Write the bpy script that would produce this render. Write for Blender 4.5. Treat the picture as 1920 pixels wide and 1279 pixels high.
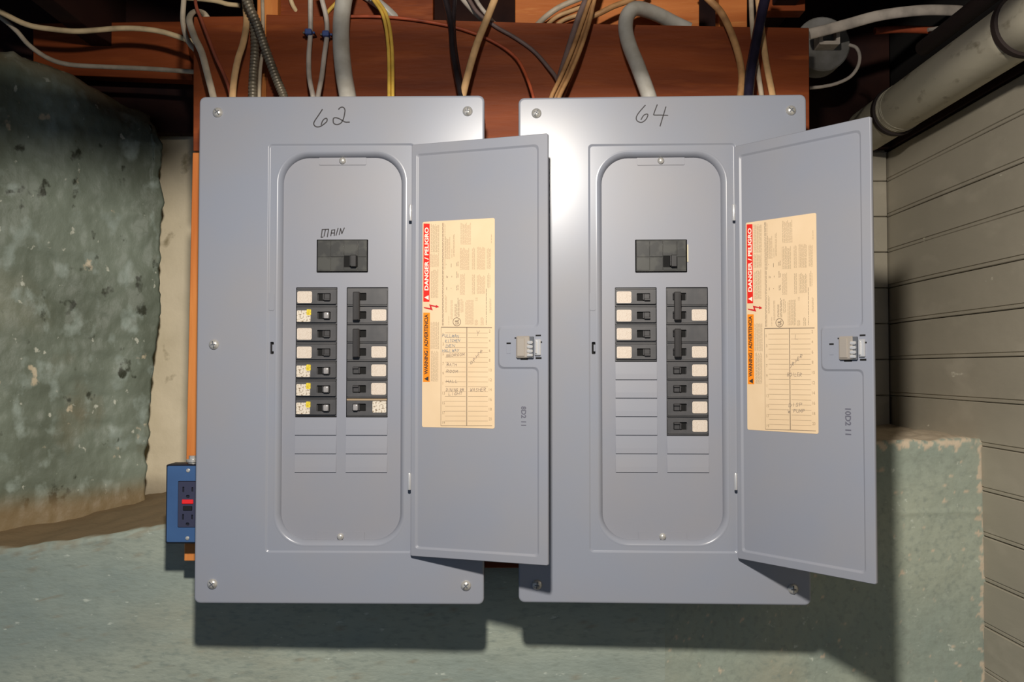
import bpy, bmesh, math, random
from mathutils import Vector, Matrix, noise
random.seed(7)
for o in list(bpy.data.objects): bpy.data.objects.remove(o)
SC = bpy.context.scene
COL = SC.collection
# ------------------------------------------------------------------ camera, light, exposure
U = 0.00073            # one unit = one photo pixel at the panel plane, in metres
F = 1680.0             # focal length in pixels, and camera distance in units
CZ = 1.45
TH = math.atan(51.5 / F)
CAM = Vector((0, -F * U, CZ))
cd = bpy.data.cameras.new('camera'); cam = bpy.data.objects.new('camera', cd); COL.objects.link(cam)
cam.location = CAM; cam.rotation_euler = (math.pi / 2 + TH, 0, 0)
cd.sensor_width = 36; cd.lens = F / 1920 * 36; cd.clip_start = .01
SC.camera = cam
SC.view_settings.view_transform = 'Standard'; SC.view_settings.look = 'None'
SC.view_settings.exposure = 0.06; SC.view_settings.gamma = 1; SC.view_settings.use_curve_mapping = False
w = bpy.data.worlds.new('world'); SC.world = w; w.use_nodes = True
w.node_tree.nodes['Background'].inputs[0].default_value = (.55, .72, 1, 1)
w.node_tree.nodes['Background'].inputs[1].default_value = .24
ld = bpy.data.lights.new('work_lamp', 'SPOT'); lo = bpy.data.objects.new('work_lamp', ld); COL.objects.link(lo)
LP = Vector((-57 * U, -1478 * U, CZ + 692 * U))
lo.location = LP
ld.energy = 79; ld.color = (1, .93, .84); ld.shadow_soft_size = .034
ld.spot_size = math.radians(152); ld.spot_blend = 1.0
lo.rotation_euler = (Vector((0.02, 0, CZ - .72)) - LP).to_track_quat('-Z', 'Y').to_euler()

def ray(px, py):
    v = (639.5 - py) / F
    c, s = math.cos(TH), math.sin(TH)
    return Vector(((px - 960) / F, c - v * s, s + v * c))
def P(px, py, Y):
    d = ray(px, py)
    return CAM + d * ((Y * U + F * U) / d.y)
def ZU(py, Y=0): return (P(960, py, Y).z - CZ) / U        # units above camera height
def XU(px, py=655, Y=0): return P(px, py, Y).x / U

# ------------------------------------------------------------------ materials
def lin(c):
    return tuple(((x / 255) / 12.92 if x / 255 <= .04045 else ((x / 255 + .055) / 1.055) ** 2.4) for x in c) + (1,)
MATS = {}
def mat(name, col, rough=.5, metal=0, col2=None, nscale=20, stretch=(1, 1, 1), bump=0, bscale=None, spec=.5, lo_=.4, hi_=.65, chip=None, coat=0):
    if name in MATS: return MATS[name]
    m = bpy.data.materials.new(name); m.use_nodes = True
    nt = m.node_tree; b = nt.nodes['Principled BSDF']
    b.inputs['Roughness'].default_value = rough; b.inputs['Metallic'].default_value = metal
    b.inputs['Specular IOR Level'].default_value = spec
    b.inputs['Base Color'].default_value = lin(col)
    b.inputs['Coat Weight'].default_value = coat
    if col2 or bump:
        tc = nt.nodes.new('ShaderNodeTexCoord'); mp = nt.nodes.new('ShaderNodeMapping')
        mp.inputs['Scale'].default_value = stretch
        nt.links.new(tc.outputs['Object'], mp.inputs['Vector'])
    out = None
    if col2:
        cols = col2 if isinstance(col2, list) else [(col2, nscale, lo_, hi_)]
        for (c2, ns, l, h) in cols:
            n = nt.nodes.new('ShaderNodeTexNoise'); n.inputs['Scale'].default_value = ns; n.inputs['Detail'].default_value = 6
            nt.links.new(mp.outputs[0], n.inputs['Vector'])
            r = nt.nodes.new('ShaderNodeMapRange'); r.inputs[1].default_value = l; r.inputs[2].default_value = h
            nt.links.new(n.outputs['Fac'], r.inputs[0])
            mx = nt.nodes.new('ShaderNodeMix'); mx.data_type = 'RGBA'
            nt.links.new(r.outputs[0], mx.inputs[0])
            if out: nt.links.new(out, mx.inputs[6])
            else: mx.inputs[6].default_value = lin(col)
            mx.inputs[7].default_value = lin(c2)
            out = mx.outputs[2]
    if chip:
        at = nt.nodes.new('ShaderNodeAttribute'); at.attribute_name = 'chip'
        mx = nt.nodes.new('ShaderNodeMix'); mx.data_type = 'RGBA'
        nt.links.new(at.outputs['Fac'], mx.inputs[0])
        if out: nt.links.new(out, mx.inputs[6])
        else: mx.inputs[6].default_value = lin(col)
        mx.inputs[7].default_value = lin(chip); out = mx.outputs[2]
    if out: nt.links.new(out, b.inputs['Base Color'])
    if bump:
        n = nt.nodes.new('ShaderNodeTexNoise'); n.inputs['Scale'].default_value = bscale or nscale * 2; n.inputs['Detail'].default_value = 8
        nt.links.new(mp.outputs[0], n.inputs['Vector'])
        bp = nt.nodes.new('ShaderNodeBump'); bp.inputs['Strength'].default_value = bump; bp.inputs['Distance'].default_value = .004
        nt.links.new(n.outputs['Fac'], bp.inputs['Height']); nt.links.new(bp.outputs[0], b.inputs['Normal'])
    MATS[name] = m; return m
STEEL = mat('gray_enamel', (139, 144, 156), .27, 0, (144, 145, 151), 5, spec=.36)
DEAD = mat('gray_enamel_inner', (136, 139, 149), .42, 0, (141, 141, 147), 6)
DOORM = mat('gray_enamel_door', (137, 141, 152), .42, 0, (142, 143, 149), 6)
DARKBOX = mat('enclosure_gray', (84, 88, 95), .55)
BLACK = mat('black_plastic', (26, 25, 25), .4)
VOID = mat('black_void', (8, 8, 8), .9)
BRK = mat('breaker_gray', (76, 75, 76), .42, 0, (66, 66, 68), 60)
BRKM = mat('main_breaker_gray', (78, 78, 74), .25, 0, (64, 64, 62), 45, lo_=.45, hi_=.55)
STK = mat('cream_sticker', (210, 198, 184), .55, 0, (186, 168, 150), 1400, lo_=.5, hi_=.66)
STK2 = mat('mottled_sticker', (216, 206, 190), .5, 0, (120, 100, 72), 420, lo_=.5, hi_=.66)
YEL = mat('yellow_sticker', (228, 206, 50), .5, 0, (190, 165, 40), 500)
BTN = mat('pale_button', (150, 148, 148), .2)
HND = mat('handle_gray', (58, 57, 58), .4)
CHROME = mat('chrome', (222, 222, 222), .25, .55)
ZINC = mat('zinc', (205, 203, 198), .3, .45, (180, 177, 170), 300)
LATCHM = mat('satin_latch', (168, 160, 150), .4, .3)
PAPER = mat('cream_paper', (228, 202, 166), .6, 0, (222, 195, 158), 14, spec=.3)
RED = mat('print_red', (226, 38, 26), .5); ORA = mat('print_orange', (246, 140, 20), .5)
WHT = mat('print_white', (252, 238, 220), .5); BLK = mat('print_black', (52, 44, 38), .6)
GRY = mat('print_gray', (170, 150, 122), .7); GRY2 = mat('print_dark_gray', (120, 105, 88), .7)
PEN = mat('pencil', (150, 134, 118), .8); PENB = mat('blue_pen', (130, 138, 142), .8)
INK = mat('marker_ink', (34, 30, 32), .6)
STAMP = mat('stamp_ink', (92, 92, 104), .6)
WOODR = mat('red_brown_wood', (142, 68, 27), .6, 0, [((114, 50, 19), 9, .4, .65), ((160, 82, 36), 26, .56, .78)], stretch=(.35, 1, 2.2), bump=.25, bscale=60, spec=.25)
WOODO = mat('orange_wood', (204, 124, 64), .6, 0, [((182, 100, 46), 14, .4, .65), ((214, 142, 76), 40, .6, .75)], stretch=(.3, 1, 3), bump=.2, bscale=60, spec=.25)
WOODV = mat('orange_lumber', (212, 134, 68), .55, 0, (196, 112, 52), 16, stretch=(3, 1, .3), bump=.15, bscale=60, spec=.25)
WOODD = mat('dark_joist_wood', (58, 34, 28), .8, 0, (40, 24, 24), 12, stretch=(1, .2, 1), bump=.3, spec=.2)
WALLG = mat('green_gray_paint', (126, 140, 128), .6, 0, [((112, 127, 118), 5, .4, .65), ((132, 136, 116), 3, .5, .7), ((100, 112, 104), 60, .58, .75), ((170, 180, 165), 90, .66, .72)], bump=.35, bscale=60, chip=(222, 206, 180), spec=.35)
WALLS = mat('rough_green_stone', (140, 150, 134), .5, 0, [((114, 122, 106), 7, .4, .62), ((152, 154, 132), 4, .5, .7), ((122, 112, 84), 5.5, .6, .72), ((160, 172, 160), 26, .56, .68), ((212, 198, 168), 24, .665, .70), ((66, 70, 56), 34, .64, .70), ((206, 208, 190), 60, .67, .71)], stretch=(1, 1, .75), bump=.7, bscale=46, chip=(140, 118, 84), spec=.35)
WALLW = mat('white_plaster', (244, 230, 200), .75, 0, [((226, 212, 180), 8, .4, .7), ((170, 156, 124), 18, .64, .72)], bump=.5, bscale=30, chip=(96, 84, 68))
SILT = mat('brown_silt', (126, 110, 84), .9)
BOARD = mat('olive_gray_paint', (176, 168, 150), .5, 0, [((164, 157, 140), 5, .4, .65), ((184, 176, 158), 18, .55, .75), ((220, 214, 194), 60, .71, .75)], stretch=(1, .4, 1), bump=.2, bscale=50, spec=.35)
DARKG = mat('dark_gap', (24, 20, 18), .9)
FLOORM = mat('concrete_floor', (96, 94, 88), .8, 0, (80, 78, 72), 6, bump=.3)
PIPEM = mat('pipe_wrap', (206, 198, 174), .55, 0, [((190, 182, 160), 12, .4, .65), ((150, 140, 118), 60, .6, .75)], stretch=(1, .5, 1), bump=.15, bscale=60, spec=.35)
BANDM = mat('dark_band', (46, 34, 30), .7)
BLUE = mat('blue_plate', (60, 94, 140), .45, 0, (54, 84, 128), 12)
BLUED = mat('dark_blue_box', (18, 22, 36), .5)
RECEP = mat('receptacle_dark', (56, 58, 80), .4)
REDB = mat('red_button', (232, 40, 44), .4)
def cabm(name, c, c2=None, rough=.5, ns=40): return mat('cable_' + name, c, rough, 0, c2 or tuple(int(x * .82) for x in c), ns, lo_=.42, hi_=.7, spec=.35)
CREAM = cabm('cream', (222, 196, 152)); CREAMG = cabm('cream_gray', (196, 180, 156)); BEIGE = cabm('beige', (214, 172, 122))
TAN = cabm('tan', (186, 140, 92), (140, 100, 64)); SEG = cabm('service_gray', (186, 182, 172), (166, 160, 148), .35)
YELC = cabm('yellow', (232, 190, 84)); BLKC = cabm('black', (40, 34, 36), (26, 22, 24), .3); NAVY = cabm('navy', (38, 34, 50), (26, 24, 34), .22)
COPPER = cabm('copper', (188, 92, 58), (140, 66, 44)); COPD = cabm('dull_copper', (150, 78, 56), (120, 66, 52))
BXM = mat('cable_armor', (128, 118, 100), .45, .35, (96, 88, 74), 60); DGRY = cabm('dark_gray', (124, 104, 98)); OFFW = cabm('off_white', (198, 186, 172))
CLIPB = mat('clip_blue', (70, 92, 150), .5)

# ------------------------------------------------------------------ object helpers
def tag(o, label=None, cat=None, group=None, kind=None):
    if label: o['label'] = label
    if cat: o['category'] = cat
    if group: o['group'] = group
    if kind: o['kind'] = kind
    return o
def link(name, me, m, parent=None, smooth=None):
    if m: me.materials.clear(); me.materials.append(m)
    if smooth:
        for p in me.polygons: p.use_smooth = True
        me.set_sharp_from_angle(angle=math.radians(smooth))
    o = bpy.data.objects.new(name, me); COL.objects.link(o)
    if parent: o.parent = parent
    return o
def obj(name, bm, m, parent=None, smooth=None, scale=U, fix=True):
    if fix: bmesh.ops.recalc_face_normals(bm, faces=bm.faces)
    me = bpy.data.meshes.new(name); 
    for v in bm.verts: v.co *= scale
    bm.to_mesh(me); bm.free()
    return link(name, me, m, parent, smooth)
def empty(name, loc, rz=0, parent=None):
    o = bpy.data.objects.new(name, None); COL.objects.link(o); o.location = loc; o.rotation_euler.z = rz
    o.empty_display_size = .05
    if parent: o.parent = parent
    return o
def box(bm, x0, x1, y0, y1, z0, z1, bev=0, seg=1):
    vs = [bm.verts.new(c) for c in ((x0, y0, z0), (x1, y0, z0), (x1, y1, z0), (x0, y1, z0), (x0, y0, z1), (x1, y0, z1), (x1, y1, z1), (x0, y1, z1))]
    fs = [bm.faces.new([vs[i] for i in f]) for f in ((0, 1, 5, 4), (1, 2, 6, 5), (2, 3, 7, 6), (3, 0, 4, 7), (4, 5, 6, 7), (3, 2, 1, 0))]
    if bev:
        es = list({e for f in fs for e in f.edges})
        bmesh.ops.bevel(bm, geom=es, offset=bev, segments=seg, affect='EDGES', profile=.5)
    return bm
def B(*a, **k): return box(bmesh.new(), *a, **k)
def rr(x0, x1, z0, z1, r, k=4):
    pts = []
    for (cx, cz, a0) in ((x1 - r, z1 - r, 0), (x0 + r, z1 - r, 90), (x0 + r, z0 + r, 180), (x1 - r, z0 + r, 270)):
        for i in range(k + 1):
            a = math.radians(a0 + 90 * i / k)
            pts.append((cx + r * math.cos(a), cz + r * math.sin(a)))
    return pts
def ring(bm, pts, y): return [bm.verts.new((x, y, z)) for x, z in pts]
def bridge(bm, a, b, smooth=True):
    n = len(a)
    for i in range(n):
        f = bm.faces.new((a[i], a[(i + 1) % n], b[(i + 1) % n], b[i])); f.smooth = smooth
def fill(bm, loops):
    es = []
    for l in loops:
        for i in range(len(l)):
            a, b = l[i], l[(i + 1) % len(l)]
            e = bm.edges.get((a, b)) or bm.edges.new((a, b)); es.append(e)
    r = bmesh.ops.triangle_fill(bm, use_beauty=True, use_dissolve=False, edges=es, normal=(0, -1, 0))
    for g in r['geom']:
        if isinstance(g, bmesh.types.BMFace): g.smooth = False
def plate(bm, outer, holes, y0, y1, edge=0):
    """plate with through holes; front at y0, back edge at y1"""
    o = ring(bm, outer, y0); hs = [ring(bm, h, y0) for h in holes]
    fill(bm, [o] + hs)
    for l, pts in [(o, outer)] + list(zip(hs, holes)):
        bridge(bm, l, ring(bm, pts, y1), False)
def poly(bm, pts, y0, y1):
    a = ring(bm, pts, y0); b = ring(bm, pts, y1)
    f = bm.faces.new(a); bm.faces.new(b); bridge(bm, a, b, False)
def lathe(bm, c, prof, n=16, axis='y'):
    prev = None
    for (r, h) in prof:
        vs = []
        for i in range(n):
            a = 2 * math.pi * i / n
            d = (r * math.cos(a), h, r * math.sin(a)) if axis == 'y' else (r * math.cos(a), r * math.sin(a), h)
            vs.append(bm.verts.new((c[0] + d[0], c[1] + d[1], c[2] + d[2])))
        if prev: bridge(bm, prev, vs)
        else: first = vs
        prev = vs
    bm.faces.new(prev); bm.faces.new(first)
def ribbon(bm, pts, wd, y):
    """flat pen stroke in the xz plane"""
    L = []
    for i, p in enumerate(pts):
        a = pts[max(0, i - 1)]; b = pts[min(len(pts) - 1, i + 1)]
        d = Vector((b[0] - a[0], b[1] - a[1])); d = d.normalized() if d.length else Vector((1, 0))
        n = Vector((-d.y, d.x)) * wd / 2
        L.append((bm.verts.new((p[0] + n.x, y, p[1] + n.y)), bm.verts.new((p[0] - n.x, y, p[1] - n.y))))
    for i in range(len(L) - 1):
        bm.faces.new((L[i][0], L[i + 1][0], L[i + 1][1], L[i][1]))
def pen(bm, pts, wd, y):
    for a, b in zip(pts, pts[1:]):
        d = Vector((b[0] - a[0], b[1] - a[1]))
        if d.length < 1e-6: continue
        d.normalize(); e = d * wd * .35
        ribbon(bm, [(a[0] - e.x, a[1] - e.y), (b[0] + e.x, b[1] + e.y)], wd, y)
def smooth_pts(pts, k=4):
    out = []
    n = len(pts)
    for i in range(n - 1):
        p0, p1, p2, p3 = [Vector(pts[j]) for j in (max(0, i - 1), i, i + 1, min(n - 1, i + 2))]
        for s in range(k):
            t = s / k
            out.append(.5 * ((2 * p1) + (p2 - p0) * t + (2 * p0 - 5 * p1 + 4 * p2 - p3) * t * t + (3 * p1 - p0 - 3 * p2 + p3) * t ** 3))
    out.append(Vector(pts[-1])); return out
def tube(bm, pts, rad, n=10, flat=1.0, wob=None, cap=True):
    prev = None; N = None
    for i, p in enumerate(pts):
        t = (pts[min(i + 1, len(pts) - 1)] - pts[max(i - 1, 0)]).normalized()
        side = t.cross(Vector((0, 1, 0)))
        if side.length < .15: side = Vector((1, 0, 0)) if N is None else N
        side = side - t * side.dot(t); side.normalize()
        if N is not None and side.dot(N) < 0: side = -side
        N = side; up = t.cross(side)
        r = rad if wob is None else rad * wob(i)
        vs = [bm.verts.new(p + side * r * math.cos(a) + up * r * flat * math.sin(a)) for a in (2 * math.pi * j / n for j in range(n))]
        if prev: bridge(bm, prev, vs)
        elif cap: bm.faces.new(vs)
        prev = vs
    if cap: bm.faces.new(prev)
_tc = {}
def text2d(s, off=0):
    """outline text as 2-D triangles (built-in font), normalised to its box"""
    if (s, off) in _tc: return _tc[(s, off)]
    c = bpy.data.curves.new('t', 'FONT'); c.body = s; c.resolution_u = 3; c.offset = off
    o = bpy.data.objects.new('t', c); COL.objects.link(o)
    dg = bpy.context.evaluated_depsgraph_get(); me = o.evaluated_get(dg).to_mesh()
    vs = [(v.co.x, v.co.y) for v in me.vertices]; fs = [tuple(p.vertices) for p in me.polygons]
    o.evaluated_get(dg).to_mesh_clear(); bpy.data.objects.remove(o); bpy.data.curves.remove(c)
    x0 = min(v[0] for v in vs); x1 = max(v[0] for v in vs); y0 = min(v[1] for v in vs); y1 = max(v[1] for v in vs)
    _tc[(s, off)] = ([((a - x0) / (x1 - x0), (b - y0) / max(1e-6, y1 - y0)) for a, b in vs], fs); return _tc[(s, off)]
def put_text(bm, s, org, ax, ay, y, bold=0):
    """org, ax, ay in the xz plane: text box origin, its run and its rise"""
    vs, fs = text2d(s, .03 if bold else 0)
    V = [bm.verts.new((org[0] + ax[0] * a + ay[0] * b, y, org[1] + ax[1] * a + ay[1] * b)) for a, b in vs]
    for f in fs:
        try: bm.faces.new([V[i] for i in f])
        except ValueError: pass
STROKE = {'A': [[(0, 0), (.5, 1), (1, 0)], [(.2, .4), (.8, .4)]], 'B': [[(0, 0), (0, 1), (.8, .9), (.7, .55), (0, .5), (.9, .35), (.8, .05), (0, 0)]],
 'C': [[(1, .85), (.5, 1), (.05, .6), (.1, .2), (.5, 0), (1, .15)]], 'G': [[(1, .85), (.5, 1), (.05, .6), (.1, .2), (.5, 0), (1, .2), (1, .45), (.6, .45)]], 'D': [[(0, 0), (0, 1), (.7, .85), (1, .5), (.7, .1), (0, 0)]],
 'E': [[(.9, 1), (0, 1), (0, 0), (.9, 0)], [(0, .5), (.7, .5)]], 'H': [[(0, 0), (0, 1)], [(1, 0), (1, 1)], [(0, .5), (1, .5)]], 'I': [[(.5, 0), (.5, 1)]],
 'K': [[(0, 0), (0, 1)], [(.9, 1), (0, .45), (.9, 0)]], 'L': [[(0, 1), (0, 0), (.9, 0)]], 'M': [[(0, 0), (.1, 1), (.5, .3), (.9, 1), (1, 0)]],
 'N': [[(0, 0), (0, 1), (1, 0), (1, 1)]], 'O': [[(.5, 1), (.05, .7), (.1, .2), (.5, 0), (.95, .3), (.9, .8), (.5, 1)]], 'P': [[(0, 0), (0, 1), (.9, .9), (.8, .5), (0, .45)]],
 'R': [[(0, 0), (0, 1), (.9, .9), (.8, .55), (0, .45), (.95, 0)]], 'S': [[(.9, .85), (.4, 1), (.1, .75), (.8, .35), (.6, 0), (0, .1)]], 'T': [[(0, 1), (1, 1)], [(.5, 1), (.5, 0)]],
 'U': [[(0, 1), (.05, .2), (.5, 0), (.95, .2), (1, 1)]], 'W': [[(0, 1), (.25, 0), (.5, .7), (.75, 0), (1, 1)]], 'Y': [[(0, 1), (.5, .5), (1, 1)], [(.5, .5), (.4, 0)]], ' ': []}

# ------------------------------------------------------------------ setting
def fbm(v, s, o=4): return noise.fractal(Vector(v) * s, 1.0, 2.0, o)
def gridmesh(name, m, rows, chip=None, smooth=True, mats=None):
    """rows: list of rows of Vector (units); chip: list of rows of floats"""
    bm = bmesh.new(); V = [[bm.verts.new(p) for p in r] for r in rows]
    for i in range(len(V) - 1):
        for j in range(len(V[0]) - 1):
            f = bm.faces.new((V[i][j], V[i][j + 1], V[i + 1][j + 1], V[i + 1][j])); f.smooth = smooth
    for v in bm.verts: v.co = v.co * U + Vector((0, 0, CZ))
    me = bpy.data.meshes.new(name); bm.to_mesh(me); bm.free()
    if chip:
        at = me.attributes.new('chip', 'FLOAT', 'POINT')
        at.data.foreach_set('value', [c for r in chip for c in r])
    return tag(link(name, me, m), kind='structure')
WB = 190                         # front face of the low foundation wall
BACK = 652                       # back wall
RX = XU(1840, 900, WB)           # right wall plane
FLOORZ = -CZ / U
def sm(a, b, x): t = max(0, min(1, (x - a) / (b - a))); return t * t * (3 - 2 * t)
# floor and ceiling
tag(obj('floor', B(-2600, RX + 60, -3600, 700, FLOORZ - 60, FLOORZ), FLOORM), kind='structure').location.z = CZ
tag(obj('ceiling', B(-2600, RX + 60, -3600, 760, 1010, 1060), WOODD), kind='structure').location.z = CZ
# low foundation wall: two lengths with different tops
def foundation(name, xs, ztop, zback, seed, edgechip, m):
    rows = []; chips = []
    x0, x1, n = xs
    prof = []
    zb = FLOORZ
    for i in range(130): prof.append(('f', (i / 129)))
    for i in range(1, 26): prof.append(('t', i / 25))
    for i in range(n + 1):
        x = x0 + (x1 - x0) * i / n
        zt = ztop(x) + 5 * fbm((x, seed, 3), .012) ; r = []; c = []
        for kind, t in prof:
            if kind == 'f':
                z = -760 + (zt + 760) * t if t > .02 else zb
                rnd = sm(zt - 9, zt, z) * 5
                y = WB + rnd + 5 * fbm((x, seed, z), .006) + 0.7 * fbm((x, seed, z), .05)
                e = sm(zt - 36, zt - 3, z)
                if edgechip > .9: e = max(e, sm(RX - 16, RX - 2, x) * .95)
                ch = max(0, min(1, (fbm((x, seed + 9, z), .06) - .62 + e * .75) * 7)) * edgechip
                if edgechip > .9: y -= 2.2 * math.exp(-((z + 298 + 6 * fbm((x, 1, 1), .02)) / 5) ** 2)
            else:
                y = WB + 6 + (BACK + 20 - WB) * t + 4 * fbm((x, seed, 2), .02)
                z = zt + (zback(x) - zt) * sm(0, .9, t) + 5 * fbm((x, y, seed), .02)
                ch = 1.0 if t > .03 else .7 * edgechip
            r.append(Vector((x, y, z))); c.append(ch)
        rows.append(r); chips.append(c)
    return gridmesh(name, m, rows, chips)
def lerp_pts(pts):
    def f(x):
        if x <= pts[0][0]: return pts[0][1]
        for (a, b), (c, d) in zip(pts, pts[1:]):
            if x <= c: return b + (d - b) * (x - a) / (c - a)
        return pts[-1][1]
    return f
lt = lerp_pts([(XU(p, q, WB), ZU(q, WB)) for p, q in ((-200, 1032), (33, 1027), (130, 1014), (305, 986), (420, 980))])
step = XU(1245, 900, WB)
WALLGL = mat('green_gray_paint_left', (162, 170, 156), .65, 0, [((142, 154, 146), 5, .4, .65), ((158, 156, 136), 3, .5, .7), ((138, 148, 138), 110, .5, .75), ((184, 192, 180), 90, .68, .74)], stretch=(.6, 1, 1.6), bump=.22, bscale=150, chip=(134, 114, 86), spec=.35)
WALLGR = mat('green_gray_paint_right', (162, 169, 152), .65, 0, [((145, 156, 144), 5, .4, .65), ((162, 158, 136), 3, .5, .7), ((140, 148, 136), 110, .5, .75), ((186, 192, 178), 90, .68, .74)], bump=.22, bscale=150, chip=(200, 184, 160), spec=.35)
foundation('wall_base_left', (-2200, step, 150), lt, lambda x: lt(x) + 34, 1.3, .35, WALLGL)
rt = lerp_pts([(XU(p, q, WB), ZU(q, WB)) for p, q in ((1245, 828), (1640, 826), (1840, 824))])
foundation('wall_base_right', (step, RX + 4, 220), rt, lambda x: rt(x) + 2, 7.7, 1.0, WALLGR)
# rough stone wall on the left, running back at an angle, with a broken right end and a mossy top
rows = []; chips = []
ltop = lerp_pts([(-1430, ZU(75, 60)), (-1143, ZU(86, 322)), (-1088, ZU(112, 373)), (-1029, ZU(150, 427)), (-900, ZU(225, 545))])
for i in range(190):
    t = i / 150
    r = []; c = []
    for j in range(150):
        s = j / 119
        A = Vector((XU(-420, 655, 90), 60))
        q0 = A.lerp(Vector((XU(280, 655, 545), 545)), min(1, t))
        zt = ltop(q0.x) + 10 * fbm((q0.x, 9, 1), .02)
        z = -470 + (zt + 470) * min(1, s)
        Bx = XU(272 + 30 * sm(-400, 420, z), 655, 545) + 7 * fbm((4, 8, z), .03); Bp = Vector((Bx, 545))
        if t <= 1: q = A.lerp(Bp, t)
        else: q = Bp + Vector((-700 * (t - 1), 420 * (t - 1)))
        nrm = Vector((.55, -.83)) if t < .97 else Vector((.95, -.3))
        p3 = (q.x * .9, q.y, z)
        d = 16 * fbm(p3, .004) + 3.4 * fbm(p3, .013) + 1.8 * fbm(p3, .045) + 1.0 * fbm(p3, .13)
        d -= 6 * max(0, fbm((q.x, q.y + 50, z), .02) - .25)
        if s > .93: d -= 40 * min(1, (s - .93) / .07) ** 2
        if s > 1: d -= 40 + 230 * (s - 1) / .25; z += 10 * fbm((q.x, s * 60, 2), .05) + 8 * (s - 1)
        q = q + nrm * d
        r.append(Vector((q.x, q.y, z)))
        zl = lt(q.x) + 34
        c.append(max(sm(zl + 70, zl + 6, z) * .9, sm(zt - 60, zt - 5, z) * .55))
    rows.append(r); chips.append(c)
gridmesh('wall_left', WALLS, rows, chips)
# back wall
rows = []; chips = []
for i in range(80):
    x = -1500 + (RX + 60 + 1500) * i / 79; r = []; c = []
    for j in range(60):
        z = -560 + 1560 * j / 59
        y = BACK + 7 * fbm((x, 3, z), .02) + 8 * fbm((x, 5, z), .006)
        r.append(Vector((x, y, z))); c.append(sm(-260, -320, z) * .6)
    rows.append(r); chips.append(c)
wall_back = gridmesh('wall_back', WALLW, rows, chips)
# right wall of tongue and groove boards
bm = B(RX + 8, RX + 60, -3600, BACK + 60, FLOORZ, 1010)
wall_right = tag(obj('wall_right', bm, DARKG), kind='structure'); wall_right.location.z = CZ
SP = 92.5; Z0 = -69.4
def board_bm(z0, z1, u0, u1, jit):
    """profile in (depth, z) swept along the length; the lower edge carries a bead"""
    pr = [(9, z0 + .8), (2.2, z0 + .8), (.8, z0 + 2.2), (.6, z0 + 6.5), (2.8, z0 + 7.6), (2.8, z0 + 8.6), (0, z0 + 10), (0, z1 - 2.4), (1.6, z1 - .9), (9, z1 - .9)]
    bm = bmesh.new(); n = 14; prev = None
    for i in range(n + 1):
        u = u0 + (u1 - u0) * i / n
        vs = [bm.verts.new((RX + d + jit * 1.4 + 1.2 * fbm((u, z0, 1), .004), u, z + 1.2 * fbm((u, z0, 5), .006))) for d, z in pr]
        if prev: bridge(bm, prev, vs, False)
        else: bm.faces.new(vs)
        prev = vs
    bm.faces.new(prev); return bm
TOPZ = .577 * RX
for k in range(-21, 7):
    z0 = Z0 + SP * k; z1 = min(z0 + SP, TOPZ)
    if z1 - z0 < 12: continue
    o = obj('board', board_bm(z0, z1, -3000, BACK - 3 if z0 > -200 else WB - 2, random.uniform(-1, 1)), BOARD, wall_right)
# a few of the same boards return along the back wall beside the corner
for k in range(-1, 7):
    z0 = Z0 + SP * k; z1 = min(z0 + SP, TOPZ)
    bm = B(560, RX - 4, BACK - 24, BACK - 12, z0 + 1.2, z1 - 1, bev=1.5)
    o = obj('board', bm, BOARD, wall_back); o.location.z = CZ
# dark strip in place of the shadow above the boards
o = tag(obj('shadow_strip', B(RX - 2, RX + 30, -3000, BACK - 4, TOPZ + 4, TOPZ + 66, bev=2), WOODD), 'dark strip in place of the shadow above the top board of the right wall', 'shadow strip'); o.location.z = CZ

# ------------------------------------------------------------------ timber around the panels
BY = 152
def quadslab(name, px, y0, y1, m, label, cat, group=None):
    """px: corner pixels on the front plane y0 (clockwise)"""
    bm = bmesh.new()
    c = [P(a, b, y0) for a, b in px]
    fr = [bm.verts.new(v) for v in c]; bk = [bm.verts.new(v + Vector((0, (y1 - y0) * U, 0))) for v in c]
    bm.faces.new(fr); bm.faces.new(bk); bridge(bm, fr, bk, False)
    bmesh.ops.bevel(bm, geom=list(bm.edges), offset=1.2 * U, segments=1, affect='EDGES')
    return tag(obj(name, bm, m, scale=1), label, cat, group)
quadslab('mounting_board', [(363, 31), (481, 30), (481, 283), (362, 283)], BY, BY + 30, WOODR, 'short red-brown mounting board behind the top left corner of the left panel', 'board')
quadslab('mounting_board', [(499, 27), (960, 42), (1310, 49), (1517, 52), (1518, 283), (499, 283)], BY, BY + 30, WOODR, 'long red-brown mounting board crossing behind the tops of both panels', 'board')
quadslab('stud', [(482, -60), (521, -60), (521, 268), (482, 268)], BY + 34, BY + 60, WOODV, 'pale orange upright stud in the gap between the two mounting boards', 'stud')
quadslab('backing_lumber', [(361, 286), (394, 286), (394, 1052), (345, 1052)], 110, BY + 30, WOODV, 'bright orange upright lumber showing left of the left panel above the outlet', 'lumber')
quadslab('backing_lumber', [(700, 286), (1500, 286), (1500, 1065), (700, 1065)], BY, BY + 30, WOODR, 'brown backing board showing low in the gap between the two panels', 'lumber')
quadslab('joist_block', [(524, -60), (812, -60), (812, 60), (524, 60)], BY + 60, BY + 100, WOODR, 'brown wood block above the board over the left panel', 'wood block')
quadslab('joist_block', [(966, -60), (1311, -60), (1311, 80), (966, 80)], BY + 64, BY + 100, WOODO, 'bright orange wood block above the board over the right panel', 'wood block')
quadslab('joist_block', [(1348, -60), (1401, -60), (1401, 90), (1348, 90)], BY + 46, BY + 80, WOODO, 'narrow orange-brown wood block right of the bright orange one', 'wood block')
quadslab('joist_block', [(1440, -60), (1510, -60), (1510, 20), (1440, 20)], BY + 120, BY + 160, WOODR, 'dim reddish wood block at the top right of the long mounting board', 'wood block')
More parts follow.
